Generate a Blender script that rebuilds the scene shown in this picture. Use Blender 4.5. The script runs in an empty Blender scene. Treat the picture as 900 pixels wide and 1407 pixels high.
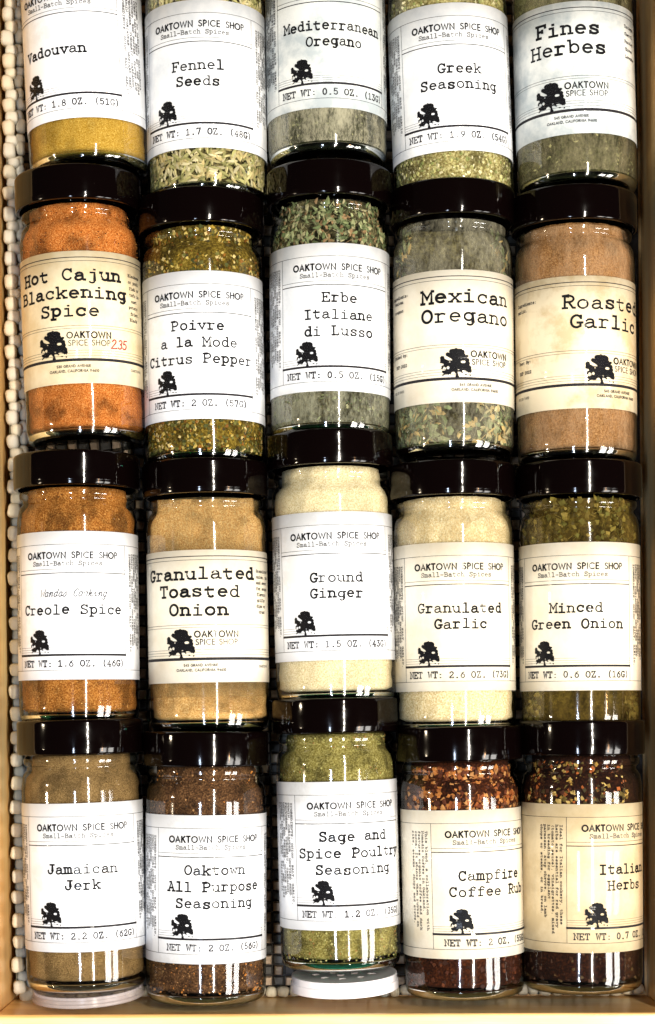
import bpy, math, random
import numpy as np
from mathutils import Vector, Matrix, Euler
rad = math.radians
random.seed(7)
scene = bpy.context.scene
COL = scene.collection

# ---------------------------------------------------------------- camera
CAM_Z, TILT, FPX, PPX, PPY = 0.786, rad(0.8), 2590.0, 450.0, 974.0      # photo is 900 x 1407
cam_d = bpy.data.cameras.new('camera')
cam = bpy.data.objects.new('camera', cam_d); COL.objects.link(cam)
cam.location = (0, 0, CAM_Z); cam.rotation_euler = (TILT, 0, 0)
cam_d.sensor_fit = 'VERTICAL'; cam_d.sensor_height = 36.0
cam_d.lens = FPX / 1407 * 36.0
cam_d.shift_y = (PPY - 703.5) / 1407
cam_d.clip_start = 0.02; cam_d.clip_end = 20
scene.camera = cam

def at(px, py, z):
    """A point of the photo (900 x 1407 pixels) on the horizontal plane at height z."""
    d = Vector(((px - PPX) / FPX, -(py - PPY) / FPX, -1.0))
    d.rotate(Euler((TILT, 0, 0)))
    t = (z - CAM_Z) / d.z
    return Vector((d.x * t, d.y * t, z))

# ---------------------------------------------------------------- world, lamps, exposure
w = bpy.data.worlds.new('World'); scene.world = w; w.use_nodes = True
bg = w.node_tree.nodes['Background']
bg.inputs[0].default_value = (0.9, 0.85, 0.8, 1); bg.inputs[1].default_value = 0.03
scene.view_settings.view_transform = 'Standard'
scene.view_settings.look = 'None'
scene.view_settings.exposure = 0.0
scene.view_settings.gamma = 1.0
scene.view_settings.use_curve_mapping = False

def lamp(name, loc, size, power, col, aim=(0, 0, 0)):
    l = bpy.data.lights.new(name, 'AREA'); l.shape = 'RECTANGLE'
    l.size, l.size_y = size; l.energy = power; l.color = col
    o = bpy.data.objects.new(name, l); COL.objects.link(o); o.location = loc
    v = Vector(aim) - Vector(loc)
    o.rotation_euler = v.to_track_quat('-Z', 'Y').to_euler()
    return o
KEY = 1.34
for k in range(16):
    ly = -.50 + .066 * k
    lamp('ceiling_spot', (.38 + .008 * (k % 3 - 1), ly, 1.32), (.026, .022), (1.45 if k < 9 else 1.25) * KEY, (1, .93, .81), (.1, ly * .5, 0))
for k in range(5):
    ly = -.50 + .105 * k
    lamp('cool_strip', (-.22, ly, 1.35), (.075, .055), 1.1 * KEY, (.68, .80, 1), (0, ly * .6, 0))
for ly in (-.36, -.2, -.04):
    lamp('amber_lamp', (1.20, ly, 1.25), (.04, .03), .5 * KEY, (1, .50, .2))
# a window of four panes, low on the right towards the viewer
for i, (dx, dy) in enumerate(((-.19, -.18), (.19, -.18), (-.19, .18), (.19, .18))):
    lamp('window_pane', (1.38 + dx, -.40 + dy, 1.0 - dx * .8), (.36, .34), 5.4 * KEY, (1, .96, .90), (1.38 + dx - .62, -.40 + dy + .1, 1.0 - dx * .8 - .5))
for ly in (-.12, .16):       # wall lamp far to the left
    lamp('wall_lamp', (-1.5, ly, .75), (.03, .10), 2.0 * KEY, (1, .82, .58), (0, 0, 0))

scene.render.engine = 'CYCLES'
cy = scene.cycles
cy.use_denoising = True
cy.max_bounces = 10; cy.transparent_max_bounces = 24; cy.transmission_bounces = 10; cy.glossy_bounces = 5; cy.diffuse_bounces = 4
cy.sample_clamp_indirect = 6.0; cy.caustics_reflective = False; cy.blur_glossy = 0.3

# ---------------------------------------------------------------- materials
def srgb(r, g, b):
    f = lambda c: (c / 12.92 if c <= .04045 else ((c + .055) / 1.055) ** 2.4)
    return (f(r / 255), f(g / 255), f(b / 255), 1)

class NT:
    def __init__(s, name):
        s.m = bpy.data.materials.new(name); s.m.use_nodes = True
        s.t = s.m.node_tree; s.t.nodes.clear()
        s.out = s.n('ShaderNodeOutputMaterial')
    def n(s, typ, **kw):
        nd = s.t.nodes.new(typ)
        for k, v in kw.items():
            if k.startswith('_'): setattr(nd, k[1:], v)
            else: nd.inputs[k.replace('__', ' ')].default_value = v
        return nd
    def l(s, a, b): s.t.links.new(a, b)
    def coord(s, scale=(1, 1, 1), rnd=True):
        tc = s.n('ShaderNodeTexCoord'); mp = s.n('ShaderNodeMapping'); mp.inputs['Scale'].default_value = scale
        s.l(tc.outputs['Object'], mp.inputs['Vector'])
        if rnd:
            oi = s.n('ShaderNodeObjectInfo'); mu = s.n('ShaderNodeVectorMath', _operation='SCALE'); mu.inputs[0].default_value = (3, 5, 2)
            s.l(oi.outputs['Random'], mu.inputs['Scale']); s.l(mu.outputs[0], mp.inputs['Location'])
        return mp.outputs[0]
    def noise(s, vec, scale, detail=3, rough=.55):
        nz = s.n('ShaderNodeTexNoise'); nz.inputs['Scale'].default_value = scale; nz.inputs['Detail'].default_value = detail
        nz.inputs['Roughness'].default_value = rough
        s.l(vec, nz.inputs['Vector']); return nz.outputs['Fac']
    def ramp(s, fac, stops):
        r = s.n('ShaderNodeValToRGB'); e = r.color_ramp.elements
        while len(e) < len(stops): e.new(.5)
        for k, (p, c) in zip(e, stops): k.position = p; k.color = c
        s.l(fac, r.inputs[0]); return r.outputs[0]
    def bump(s, h, strength, dist):
        b = s.n('ShaderNodeBump'); b.inputs['Strength'].default_value = strength; b.inputs['Distance'].default_value = dist
        s.l(h, b.inputs['Height']); return b.outputs[0]
    def pb(s, **kw):
        p = s.n('ShaderNodeBsdfPrincipled')
        for k, v in kw.items():
            k = k.replace('__', ' ')
            if hasattr(v, 'is_output'): s.l(v, p.inputs[k])
            else: p.inputs[k].default_value = v
        s.l(p.outputs[0], s.out.inputs[0]); return p

def g4(v): return (v, v, v, 1)

def mat_paper(name, base, stain, stained):
    t = NT(name); c = t.coord()
    a = t.noise(c, 60, 6, .65); b = t.noise(c, 110, 3)
    col = t.ramp(a, ((.38, stain), (.38 + .3 * stained, base)))
    t.pb(Base__Color=col, Roughness=.55, Coat__Weight=.38, Coat__Roughness=.10, Specular__IOR__Level=.3, Normal=t.bump(b, .16, .0006), **{'Coat IOR': 1.5})
    return t.m
PAPER = {
    'white': mat_paper('paper_white', srgb(236, 238, 242), srgb(226, 227, 228), .3),
    'cool': mat_paper('paper_cool', srgb(238, 239, 240), srgb(214, 218, 222), .7),
    'cream': mat_paper('paper_cream', srgb(226, 212, 180), srgb(210, 190, 150), .7),
    'ivory': mat_paper('paper_ivory', srgb(232, 225, 208), srgb(222, 211, 188), .8),
    'worn': mat_paper('paper_worn', srgb(222, 208, 178), srgb(196, 176, 138), .5),
    'tan': mat_paper('paper_tan_shaded', srgb(208, 190, 155), srgb(192, 172, 134), .7),  # warm stock, the shade over the right-hand column put into its colour
    'grey': mat_paper('paper_grey', srgb(214, 216, 212), srgb(172, 180, 182), .6),
}
def mat_ink(name, col, rough=.45):
    t = NT(name); c = t.coord(); nz = t.noise(c, 1500, 3, .7)
    cc = t.ramp(nz, ((.3, col), (.75, tuple(min(1, x * 2.0 + .005) for x in col[:3]) + (1,))))
    t.pb(Base__Color=cc, Roughness=.6, Specular__IOR__Level=.1, Coat__Weight=.09, Coat__Roughness=.07); return t.m
INK = mat_ink('ink_black', (.002, .002, .003, 1))
INK_SOFT = mat_ink('ink_soft', (.012, .011, .013, 1))
INK_GREY = mat_ink('ink_grey', (.05, .048, .046, 1))
INK_RED = mat_ink('ink_red', (.22, .012, .015, 1))

t = NT('lid_plastic'); c = t.coord(); nz = t.noise(c, 180, 3); n2 = t.noise(c, 40, 2)
t.pb(Base__Color=t.ramp(t.noise(c, 1300, 2, .5), ((.0, (.0016, .0006, .0006, 1)), (.78, (.0016, .0006, .0006, 1)), (.84, (.03, .025, .02, 1)))), Roughness=t.ramp(nz, ((.3, g4(.05)), (.8, g4(.12)))), Specular__IOR__Level=.3, Normal=t.bump(n2, .10, .0012))
LID = t.m

def mat_glass(name, tint, edge, gain=1.0):
    """Thin glass wall: sees straight through, mirrors more at a slant, and its own tint deepens where the wall is seen edge on."""
    t = NT(name); c = t.coord()
    lw = t.n('ShaderNodeLayerWeight', Blend=.5)
    col = t.ramp(lw.outputs['Facing'], ((.0, tint), (.50, tint), (.72, (.60, .62, .58, 1)), (.92, edge)))
    tr = t.n('ShaderNodeBsdfTransparent'); t.l(col, tr.inputs[0])
    gl = t.n('ShaderNodeBsdfGlossy', Roughness=.06)
    nz = t.noise(c, 38, 1); bp = t.bump(nz, .25, .0012)
    t.l(bp, gl.inputs['Normal'])
    pw = t.n('ShaderNodeMath', _operation='POWER'); pw.inputs[1].default_value = 5.5; t.l(lw.outputs['Facing'], pw.inputs[0])
    mu = t.n('ShaderNodeMath', _operation='MULTIPLY_ADD'); mu.inputs[1].default_value = .75; mu.inputs[2].default_value = .045 * gain; mu.use_clamp = True
    t.l(pw.outputs[0], mu.inputs[0])
    mx = t.n('ShaderNodeMixShader'); t.l(mu.outputs[0], mx.inputs[0]); t.l(tr.outputs[0], mx.inputs[1]); t.l(gl.outputs[0], mx.inputs[2])
    t.l(mx.outputs[0], t.out.inputs[0]); return t.m
GLASS = mat_glass('glass_clear', (.95, .965, .95, 1), (.10, .13, .11, 1), 1.5)
t = NT('glass_base_green'); t.pb(Base__Color=(.06, .48, .30, 1), Roughness=.04, IOR=1.5, Transmission__Weight=1.0); BASE_GREEN = t.m
t = NT('glass_base_clear'); t.pb(Base__Color=(.40, .50, .45, 1), Roughness=.04, IOR=1.5, Transmission__Weight=1.0); BASE_CLEAR = t.m

def mat_powder(name, c1, c2, c3, grain=900, blotch=90, bumpd=.0006, mottle=.9):
    t = NT(name); c = t.coord()
    dk = tuple(x * .66 for x in c1[:3]) + (1,); lt = tuple(min(1, x * 1.15) for x in c3[:3]) + (1,)
    a = t.noise(c, grain * 1.9, 3, .7); b = t.noise(t.coord((1, .9, 1)), blotch * 1.3, 5, .62)
    fine = t.ramp(a, ((.28, dk), (.43, c1), (.55, c2), (.72, lt)))
    mx = t.n('ShaderNodeMix', _data_type='RGBA', _blend_type='MULTIPLY'); mx.inputs[0].default_value = mottle
    t.l(fine, mx.inputs[6]); t.l(t.ramp(b, ((.37, g4(.30)), (.50, g4(.82)), (.62, g4(1)))), mx.inputs[7])
    t.pb(Base__Color=mx.outputs[2], Roughness=.95, Specular__IOR__Level=.1, Normal=t.bump(a, .7, bumpd)); return t.m
t = NT('flake_colour'); at_ = t.n('ShaderNodeAttribute', _attribute_name='col')
t.pb(Base__Color=at_.outputs['Color'], Roughness=.75, Specular__IOR__Level=.25); FLAKE = t.m

def mat_film(name, col, lo, hi):
    t = NT(name); c = t.coord((1, .35, 1)); a = t.noise(c, 130, 6, .7); b = t.noise(c, 1500, 3, .7)
    d = t.n('ShaderNodeBsdfDiffuse', Color=col); tl = t.n('ShaderNodeBsdfTranslucent', Color=col); tr = t.n('ShaderNodeBsdfTransparent')
    m0 = t.n('ShaderNodeMixShader'); m0.inputs[0].default_value = .35; t.l(d.outputs[0], m0.inputs[1]); t.l(tl.outputs[0], m0.inputs[2])
    ad = t.n('ShaderNodeMath', _operation='MULTIPLY_ADD'); t.l(b, ad.inputs[0]); ad.inputs[1].default_value = .5; t.l(a, ad.inputs[2])
    f = t.ramp(ad.outputs[0], ((.62, g4(lo)), (.92, g4(hi))))
    mx = t.n('ShaderNodeMixShader'); t.l(f, mx.inputs[0]); t.l(tr.outputs[0], mx.inputs[1]); t.l(m0.outputs[0], mx.inputs[2])
    t.l(mx.outputs[0], t.out.inputs[0]); return t.m

def mat_wood(name, axis):
    t = NT(name); sc = [55, 55, 55]; sc[axis] = 4
    c = t.coord(tuple(sc)); g = t.noise(c, 1.6, 6, .6)
    c2 = t.coord((6, 6, 6) if axis != 1 else (6, 3, 6)); b = t.noise(c2, 3, 4, .5)
    sc3 = [420, 420, 420]; sc3[axis] = 14
    f = t.noise(t.coord(tuple(sc3)), 1.5, 3, .6)
    col = t.ramp(g, ((.30, srgb(228, 172, 98)), (.5, srgb(250, 208, 138)), (.72, srgb(253, 228, 172))))
    mx = t.n('ShaderNodeMix', _data_type='RGBA', _blend_type='MULTIPLY'); mx.inputs[0].default_value = .35
    t.l(col, mx.inputs[6]); t.l(t.ramp(b, ((.35, srgb(205, 160, 112)), (.6, g4(1)))), mx.inputs[7])
    m2 = t.n('ShaderNodeMix', _data_type='RGBA', _blend_type='MULTIPLY'); m2.inputs[0].default_value = .22
    t.l(mx.outputs[2], m2.inputs[6]); t.l(t.ramp(f, ((.35, g4(.55)), (.5, g4(1)))), m2.inputs[7])
    t.pb(Base__Color=m2.outputs[2], Roughness=.38, Coat__Weight=.3, Coat__Roughness=.2, Normal=t.bump(f, .15, .0003)); return t.m
WOOD_Y = mat_wood('maple_along', 1); WOOD_X = mat_wood('maple_across', 0)

t = NT('liner_pad'); c = t.coord(); nz = t.noise(c, 500, 3, .6); av = t.n('ShaderNodeAttribute', _attribute_name='col')
mx = t.n('ShaderNodeMix', _data_type='RGBA', _blend_type='MULTIPLY'); mx.inputs[0].default_value = .5
t.l(av.outputs['Color'], mx.inputs[6]); t.l(t.ramp(nz, ((.3, g4(.6)), (.7, g4(1)))), mx.inputs[7])
t.pb(Base__Color=mx.outputs[2], Roughness=.6, Normal=t.bump(nz, .4, .0006)); PAD = t.m
def mat_bead(name, col):
    t = NT(name); c = t.coord(); nz = t.noise(c, 400, 3, .6)
    t.pb(Base__Color=t.ramp(nz, ((.3, tuple(x * .72 for x in col[:3]) + (1,)), (.65, col))), Roughness=.55, Normal=t.bump(nz, .4, .0006)); return t.m
BEADS = [mat_bead('bead_cream', srgb(226, 214, 186)), mat_bead('bead_pale', srgb(218, 210, 190)), mat_bead('bead_grey', srgb(166, 172, 168))]
t = NT('white_plastic'); t.pb(Base__Color=srgb(232, 228, 232), Roughness=.3, Subsurface__Weight=0.0, Coat__Weight=.3); WHITE = t.m
t = NT('clear_plastic')
p = t.n('ShaderNodeBsdfPrincipled'); p.inputs['Base Color'].default_value = srgb(226, 214, 212); p.inputs['Roughness'].default_value = .22
tr = t.n('ShaderNodeBsdfTransparent', Color=(.9, .87, .86, 1)); mxs = t.n('ShaderNodeMixShader'); mxs.inputs[0].default_value = .28
t.l(tr.outputs[0], mxs.inputs[1]); t.l(p.outputs[0], mxs.inputs[2]); t.l(mxs.outputs[0], t.out.inputs[0]); CLEARPL = t.m

# ---------------------------------------------------------------- mesh helpers
def mesh_obj(name, verts, faces, mat, parent=None, smooth=True, cols=None):
    me = bpy.data.meshes.new(name); me.from_pydata([tuple(v) for v in verts], [], faces)
    if smooth: me.polygons.foreach_set('use_smooth', [True] * len(me.polygons))
    me.materials.append(mat)
    if cols is not None:
        a = me.attributes.new('col', 'FLOAT_COLOR', 'POINT'); a.data.foreach_set('color', np.array(cols, dtype=np.float32).ravel())
    me.update()
    o = bpy.data.objects.new(name, me); COL.objects.link(o)
    if parent: o.parent = parent
    return o

def lathe(profile, seg=72, a0=0, a1=2 * math.pi, cap0=False, cap1=False):
    """Profile of (y, r) turned round the Y axis."""
    full = abs(a1 - a0 - 2 * math.pi) < 1e-6
    n = seg if full else seg + 1
    V, F = [], []
    for (y, r) in profile:
        for i in range(n):
            a = a0 + (a1 - a0) * i / seg
            V.append((r * math.sin(a), y, r * math.cos(a)))
    for j in range(len(profile) - 1):
        for i in range(seg):
            i2 = (i + 1) % n
            F.append((j * n + i, (j + 1) * n + i, (j + 1) * n + i2, j * n + i2))
    if cap0: F.append(tuple(range(n)))
    if cap1: F.append(tuple(reversed(range((len(profile) - 1) * n, len(profile) * n))))
    return V, F

def rounded(pts, r, n=4):
    """Round the inner corners of a (y, r) polyline."""
    out = [pts[0]]
    for k in range(1, len(pts) - 1):
        p, a, b = Vector(pts[k]), Vector(pts[k - 1]), Vector(pts[k + 1])
        rr = r[k] if isinstance(r, (list, tuple)) else r
        rr = min(rr, (a - p).length * .49, (b - p).length * .49)
        s, e = p + (a - p).normalized() * rr, p + (b - p).normalized() * rr
        for i in range(n + 1):
            u = i / n; q = s * (1 - u) ** 2 + p * 2 * u * (1 - u) + e * u * u
            out.append((q.x, q.y))
    out.append(pts[-1]); return out

# ---------------------------------------------------------------- stroke fonts
# a glyph is strokes split by ';'; a stroke mixes points x,y and arcs @cx,cy,rx,ry,a0,a1
TYPE = {
'a': '1.1,4.3 2,5.1 3,5.3 4,4.9 4.4,4 4.4,1 4.8,.2 5.7,0.1;4.4,3.1 2.6,3.1 1.2,2.6 .7,1.6 1,.5 2,-.1 3.2,.2 4.4,1.3',
'b': '0.2,8 1.3,8 1.3,0.1;@3.2,2.7,1.95,2.7,180,-180', 'c': '@3.1,2.7,2.2,2.65,38,320;4.9,5.1 4.9,3.6',
'd': '3.6,8 4.7,8 4.7,0.1 5.8,0.1;@2.8,2.7,1.95,2.7,0,360', 'e': '0.9,2.9 5.1,2.9 @3,2.7,2.1,2.65,8,312',
'f': '5.3,7 @3.7,6.5,1.3,1.4,30,180 2.4,0;0.8,5.2 4.8,5.2;1.0,0 4.2,0',
'g': '@2.7,2.9,1.95,2.4,0,360;5.8,5.2 4.7,5.2 4.7,-1 @3.2,-1,1.5,1.4,0,-140',
'h': '0.2,8 1.2,8 1.2,0;1.2,3.7 @3,3.6,1.7,1.65,150,0 4.7,0;.2,0 2.3,0;3.7,0 5.8,0',
'i': '1.2,5.2 3,5.2 3,0;.9,0 5.1,0;2.65,7.4 3.35,7.4', 'j': '1.8,5.2 4,5.2 4,-.9 @2.6,-.9,1.4,1.4,0,-150;3.65,7.4 4.35,7.4',
'k': '.2,8 1.2,8 1.2,0;4.8,5.2 1.3,2.2;2.5,3.2 4.9,0;.2,0 2.2,0;3.9,0 5.9,0;3.7,5.2 5.7,5.2',
'l': '1.2,8 3,8 3,0;.9,0 5.1,0',
'm': '-.1,5.2 .8,5.2 .8,0;.8,4 @1.9,4,1.05,1.25,160,0 2.95,0;2.95,4 @4,4,1.05,1.25,160,0 5.05,0;-.1,0 1.6,0;2.3,0 3.6,0;4.4,0 6,0',
'n': '.2,5.2 1.3,5.2 1.3,0;1.3,3.8 @3,3.6,1.7,1.6,150,0 4.7,0;.2,0 2.3,0;3.7,0 5.8,0',
'o': '@3,2.7,2.2,2.7,0,360', 'p': '.2,5.2 1.3,5.2 1.3,-2.4;@3.2,2.7,1.95,2.6,180,-180;.2,-2.4 2.7,-2.4',
'q': '5.8,5.2 4.7,5.2 4.7,-2.4;@2.8,2.7,1.95,2.6,0,360;3.4,-2.4 5.8,-2.4',
'r': '.5,5.2 1.9,5.2 1.9,0;.5,0 3.8,0;1.9,3.3 @3.7,3.6,1.8,1.6,170,45',
's': '4.8,5.2 4.8,3.9;4.6,4.3 3.6,5.2 2.3,5.2 1.2,4.4 1.5,3.3 3,2.8 4.6,2.1 4.9,1 3.8,0 2.3,0 1.2,.9;1.1,1.6 1.1,0',
't': '2.2,7 2.2,1.2 @3.5,1.4,1.3,1.4,180,325;0.6,5.2 4.8,5.2',
'u': '.2,5.2 1.3,5.2 1.3,1.6 @2.9,1.7,1.6,1.7,180,330 4.7,2;3.7,5.2 4.7,5.2 4.7,0 5.8,0',
'v': '.9,5.2 3,.1 5.1,5.2;0,5.2 2.1,5.2;3.9,5.2 6,5.2', 'w': '.7,5.2 1.8,.1 3,4.4 4.2,.1 5.3,5.2;0,5.2 1.7,5.2;4.3,5.2 6,5.2',
'x': '1,5.2 5,0;5,5.2 1,0;.2,5.2 2,5.2;4,5.2 5.8,5.2;.2,0 2,0;4,0 5.8,0', 'y': '.9,5.2 3.1,.2;5.1,5.2 2.1,-2.2 .9,-2.3;0,5.2 2.1,5.2;3.9,5.2 6,5.2',
'z': '1.2,4.2 1.2,5.2 4.8,5.2 1.1,0 4.9,0 4.9,1.1',
'A': '.9,0 3,7.8 5.1,0;1.6,2.6 4.4,2.6;1.6,7.8 3,7.8;-.1,0 2,0;4,0 6.1,0',
'B': '1.2,0 1.2,7.8;.2,7.8 3.2,7.8 @3.3,6,1.7,1.8,90,-90 1.2,4.2;3.3,4.2 @3.3,2.1,2.2,2.1,90,-90 .2,0',
'C': '@3.2,3.9,2.4,3.9,40,318;5.3,7.8 5.3,5.6', 'D': '1.2,0 1.2,7.8;.2,7.8 2.8,7.8 @2.8,3.9,2.6,3.9,90,-90 .2,0',
'E': '1.2,0 1.2,7.8;.2,7.8 5.3,7.8 5.3,6.2;.2,0 5.5,0 5.5,1.8;1.2,4.1 3.6,4.1;3.6,4.9 3.6,3.3', 'F': '1.4,0 1.4,7.8;.4,7.8 5.4,7.8 5.4,6.2;.4,0 3,0;1.4,4.1 3.8,4.1;3.8,4.9 3.8,3.3',
'G': '@3.1,3.9,2.4,3.9,45,300 4.9,.8 4.9,3;5.1,7.7 5.1,5.8;3.5,3.1 5.9,3.1', 'H': '1.1,0 1.1,7.8;4.9,0 4.9,7.8;1.1,4 4.9,4;.1,0 2.2,0;.1,7.8 2.2,7.8;3.8,0 5.9,0;3.8,7.8 5.9,7.8',
'I': '3,0 3,7.8;1.1,0 4.9,0;1.1,7.8 4.9,7.8', 'J': '2.4,7.8 5.8,7.8;4.3,7.8 4.3,2 @2.6,2,1.7,2,0,-180 .9,3', 'K': '1.2,0 1.2,7.8;5,7.8 1.2,3.4;2.4,4.6 5,0;.2,0 2.3,0;.2,7.8 2.3,7.8;3.9,7.8 5.8,7.8;4,0 6,0',
'L': '1.8,0 1.8,7.8;.6,7.8 3.2,7.8;.6,0 5.3,0 5.3,2', 'M': '.8,0 .8,7.8 3,3 5.2,7.8 5.2,0;-.1,7.8 .8,7.8;5.2,7.8 6.1,7.8;-.1,0 1.8,0;4.2,0 6.1,0',
'N': '1,0 1,7.8 4.9,.2 4.9,7.8;.1,7.8 1,7.8;3.9,7.8 5.9,7.8;.1,0 2,0', 'O': '@3,3.9,2.4,3.9,0,360', 'P': '1.2,0 1.2,7.8;.2,7.8 3.2,7.8 @3.2,5.7,2.1,2.1,90,-90 1.2,3.6;.2,0 2.9,0',
'Q': '@3,3.9,2.4,3.9,0,360;2.6,1 4,-.8 5.2,-.8', 'R': '1.2,0 1.2,7.8;.2,7.8 3.2,7.8 @3.2,5.8,2,2,90,-90 1.2,3.8;3,3.8 4.9,0 5.9,0;.2,0 2.4,0',
'S': '5,7.8 5,6;4.8,6.2 @3,6,1.9,1.8,20,230 4.2,3.7 @3,2,2.1,2,50,-165;.9,0 .9,2', 'T': '3,0 3,7.8;.6,6 .6,7.8 5.4,7.8 5.4,6;1.7,0 4.3,0',
'U': '1.1,7.8 1.1,2.4 @3,2.4,1.9,2.4,180,360 4.9,7.8;.1,7.8 2.1,7.8;3.9,7.8 5.9,7.8', 'V': '.9,7.8 3,.1 5.1,7.8;0,7.8 2,7.8;4,7.8 6,7.8',
'W': '.7,7.8 1.7,.1 3,6 4.3,.1 5.3,7.8;0,7.8 1.6,7.8;4.4,7.8 6,7.8', 'Y': '1,7.8 3,3.8 5,7.8;3,3.8 3,0;1.8,0 4.2,0;.2,7.8 1.9,7.8;4.1,7.8 5.8,7.8', 'Z': '1,6 1,7.8 4.9,7.8 .9,0 5.1,0 5.1,1.9',
'0': '@3,3.9,2.1,3.9,0,360', '1': '1.2,6.4 3,7.8 3,0;1,0 5,0', '2': '1.1,6.2 @3,5.8,1.9,2,170,-30 1,.8 1,0 5,0 5,1.3', '3': '1.1,7.8 4.6,7.8 2.7,4.8 @2.8,2.4,2.1,2.4,80,-160',
'4': '4,0 4,7.8 .8,2.4 5.2,2.4;2.9,0 5,0', '5': '4.8,7.8 1.5,7.8 1.3,4.3 @2.9,2.5,2,2.5,130,-155', '6': '4.6,7.4 2.2,6 @3,2.4,2.05,2.5,155,-205', '7': '1,6.6 1,7.8 5,7.8 2.6,0',
'8': '@3,5.9,1.7,1.9,0,360;@3,2,2.1,2,0,360', '9': '1.4,.4 3.8,1.8 @3,5.4,2.05,2.4,-25,335', '(': '4.2,8.6 @5.6,3.7,2.8,5,120,240', ')': '1.8,8.6 @.4,3.7,2.8,5,60,-60',
'.': '2.5,.5 3.5,.5;2.5,.1 3.5,.1', ',': '3.2,.6 2.5,-1.2', ':': '2.5,.5 3.5,.5;2.5,4.4 3.5,4.4', '-': '1,3 5,3', "'": '3,7.8 3,6', '/': '1,-.5 5,8'}
SANS = {  # (width, strokes), cap height 8
'A': (7, '.4,0 3.5,8 6.6,0;1.5,2.7 5.5,2.7'), 'B': (5.5, '.8,0 .8,8 2.6,8 @2.7,6.1,1.7,1.9,90,-90 .8,4.2;2.7,4.2 @2.7,2.1,2.1,2.1,90,-90 .8,0'), 'C': (7.2, '@4.2,4,3.8,4,48,312'),
'D': (7, '.8,0 .8,8 2.5,8 @2.5,4,3.9,4,90,-90 .8,0'), 'E': (5, '4.5,8 .8,8 .8,0 4.5,0;.8,4.2 4.2,4.2'), 'F': (4.8, '4.5,8 .8,8 .8,0;.8,4.2 4,4.2'), 'G': (8, '@4.3,4,3.9,4,45,330 7.9,3.7 4.6,3.7'),
'H': (6.6, '.8,0 .8,8;5.8,0 5.8,8;.8,4.2 5.8,4.2'), 'I': (1.7, '.8,0 .8,8'), 'K': (6, '.8,0 .8,8;5.2,8 .8,3.7;2.2,5 5.6,0'), 'L': (4.5, '.8,8 .8,0 4.2,0'), 'M': (8, '.7,0 1.4,8 4,2 6.6,8 7.3,0'),
'N': (7, '.8,0 .8,8 6.2,0 6.2,8'), 'O': (8.4, '@4.2,4,3.8,4,0,360'), 'P': (5.2, '.8,0 .8,8 2.6,8 @2.6,6,2,2,90,-90 .8,4'), 'R': (5.6, '.8,0 .8,8 2.6,8 @2.6,6,2,2,90,-90 .8,4;2.6,4 5,0'),
'S': (5, '4.3,7.1 @2.6,6.2,1.7,1.8,40,230 3.4,4 @2.5,2.1,2,2.1,55,-160'), 'T': (5.4, '2.7,0 2.7,8;.3,8 5.1,8'), 'U': (6.5, '.8,8 .8,2.4 @3.2,2.4,2.4,2.4,180,360 5.6,8'), 'V': (6.5, '.3,8 3.2,0 6.1,8'),
'W': (9.6, '.3,8 2.5,0 4.8,7.4 7.1,0 9.3,8'), 'Y': (6, '.3,8 3,4 5.7,8;3,4 3,0'),
'0': (5.4, '@2.7,4,2.3,4,0,360'), '1': (2.5, '.5,6.8 1.6,8 1.6,0'), '2': (5, '.7,6.2 @2.5,6,1.8,2,170,-30 .5,0 4.8,0'), '3': (5, '@2.3,6.1,1.7,1.9,150,-90 @2.3,2.1,2.1,2.1,90,-150'),
'4': (5.4, '4,0 4,8 .5,2.3 5.2,2.3'), '5': (5, '4.4,8 1.2,8 1,4.6 @2.4,2.5,2.1,2.5,125,-150'), '6': (5.2, '3.6,8 1,4 @2.6,2.3,2,2.3,140,-220'), '9': (5.2, '1.6,0 4.2,4 @2.6,5.7,2,2.3,-40,320'),
',': (1.6, '1,.6 .4,-1.3'), '.': (1.6, '.5,.3 1,.3')}

def parse(s, nseg):
    out = []
    for st in s.split(';'):
        pts = []
        for tok in st.split():
            if tok[0] == '@':
                cx, cy_, rx, ry, a0, a1 = map(float, tok[1:].split(','))
                n = max(2, int(abs(a1 - a0) / 360 * nseg + .5))
                for i in range(n + 1):
                    a = rad(a0 + (a1 - a0) * i / n); pts.append((cx + rx * math.cos(a), cy_ + ry * math.sin(a)))
            else:
                x, y = tok.split(','); pts.append((float(x), float(y)))
        out.append(pts)
    return out
CACHE = {}
def glyph(font, ch, nseg):
    k = (id(font), ch, nseg)
    if k not in CACHE:
        s = font.get(ch)
        CACHE[k] = parse(s[1] if isinstance(s, tuple) else s, nseg) if s else []
    return CACHE[k]

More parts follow.
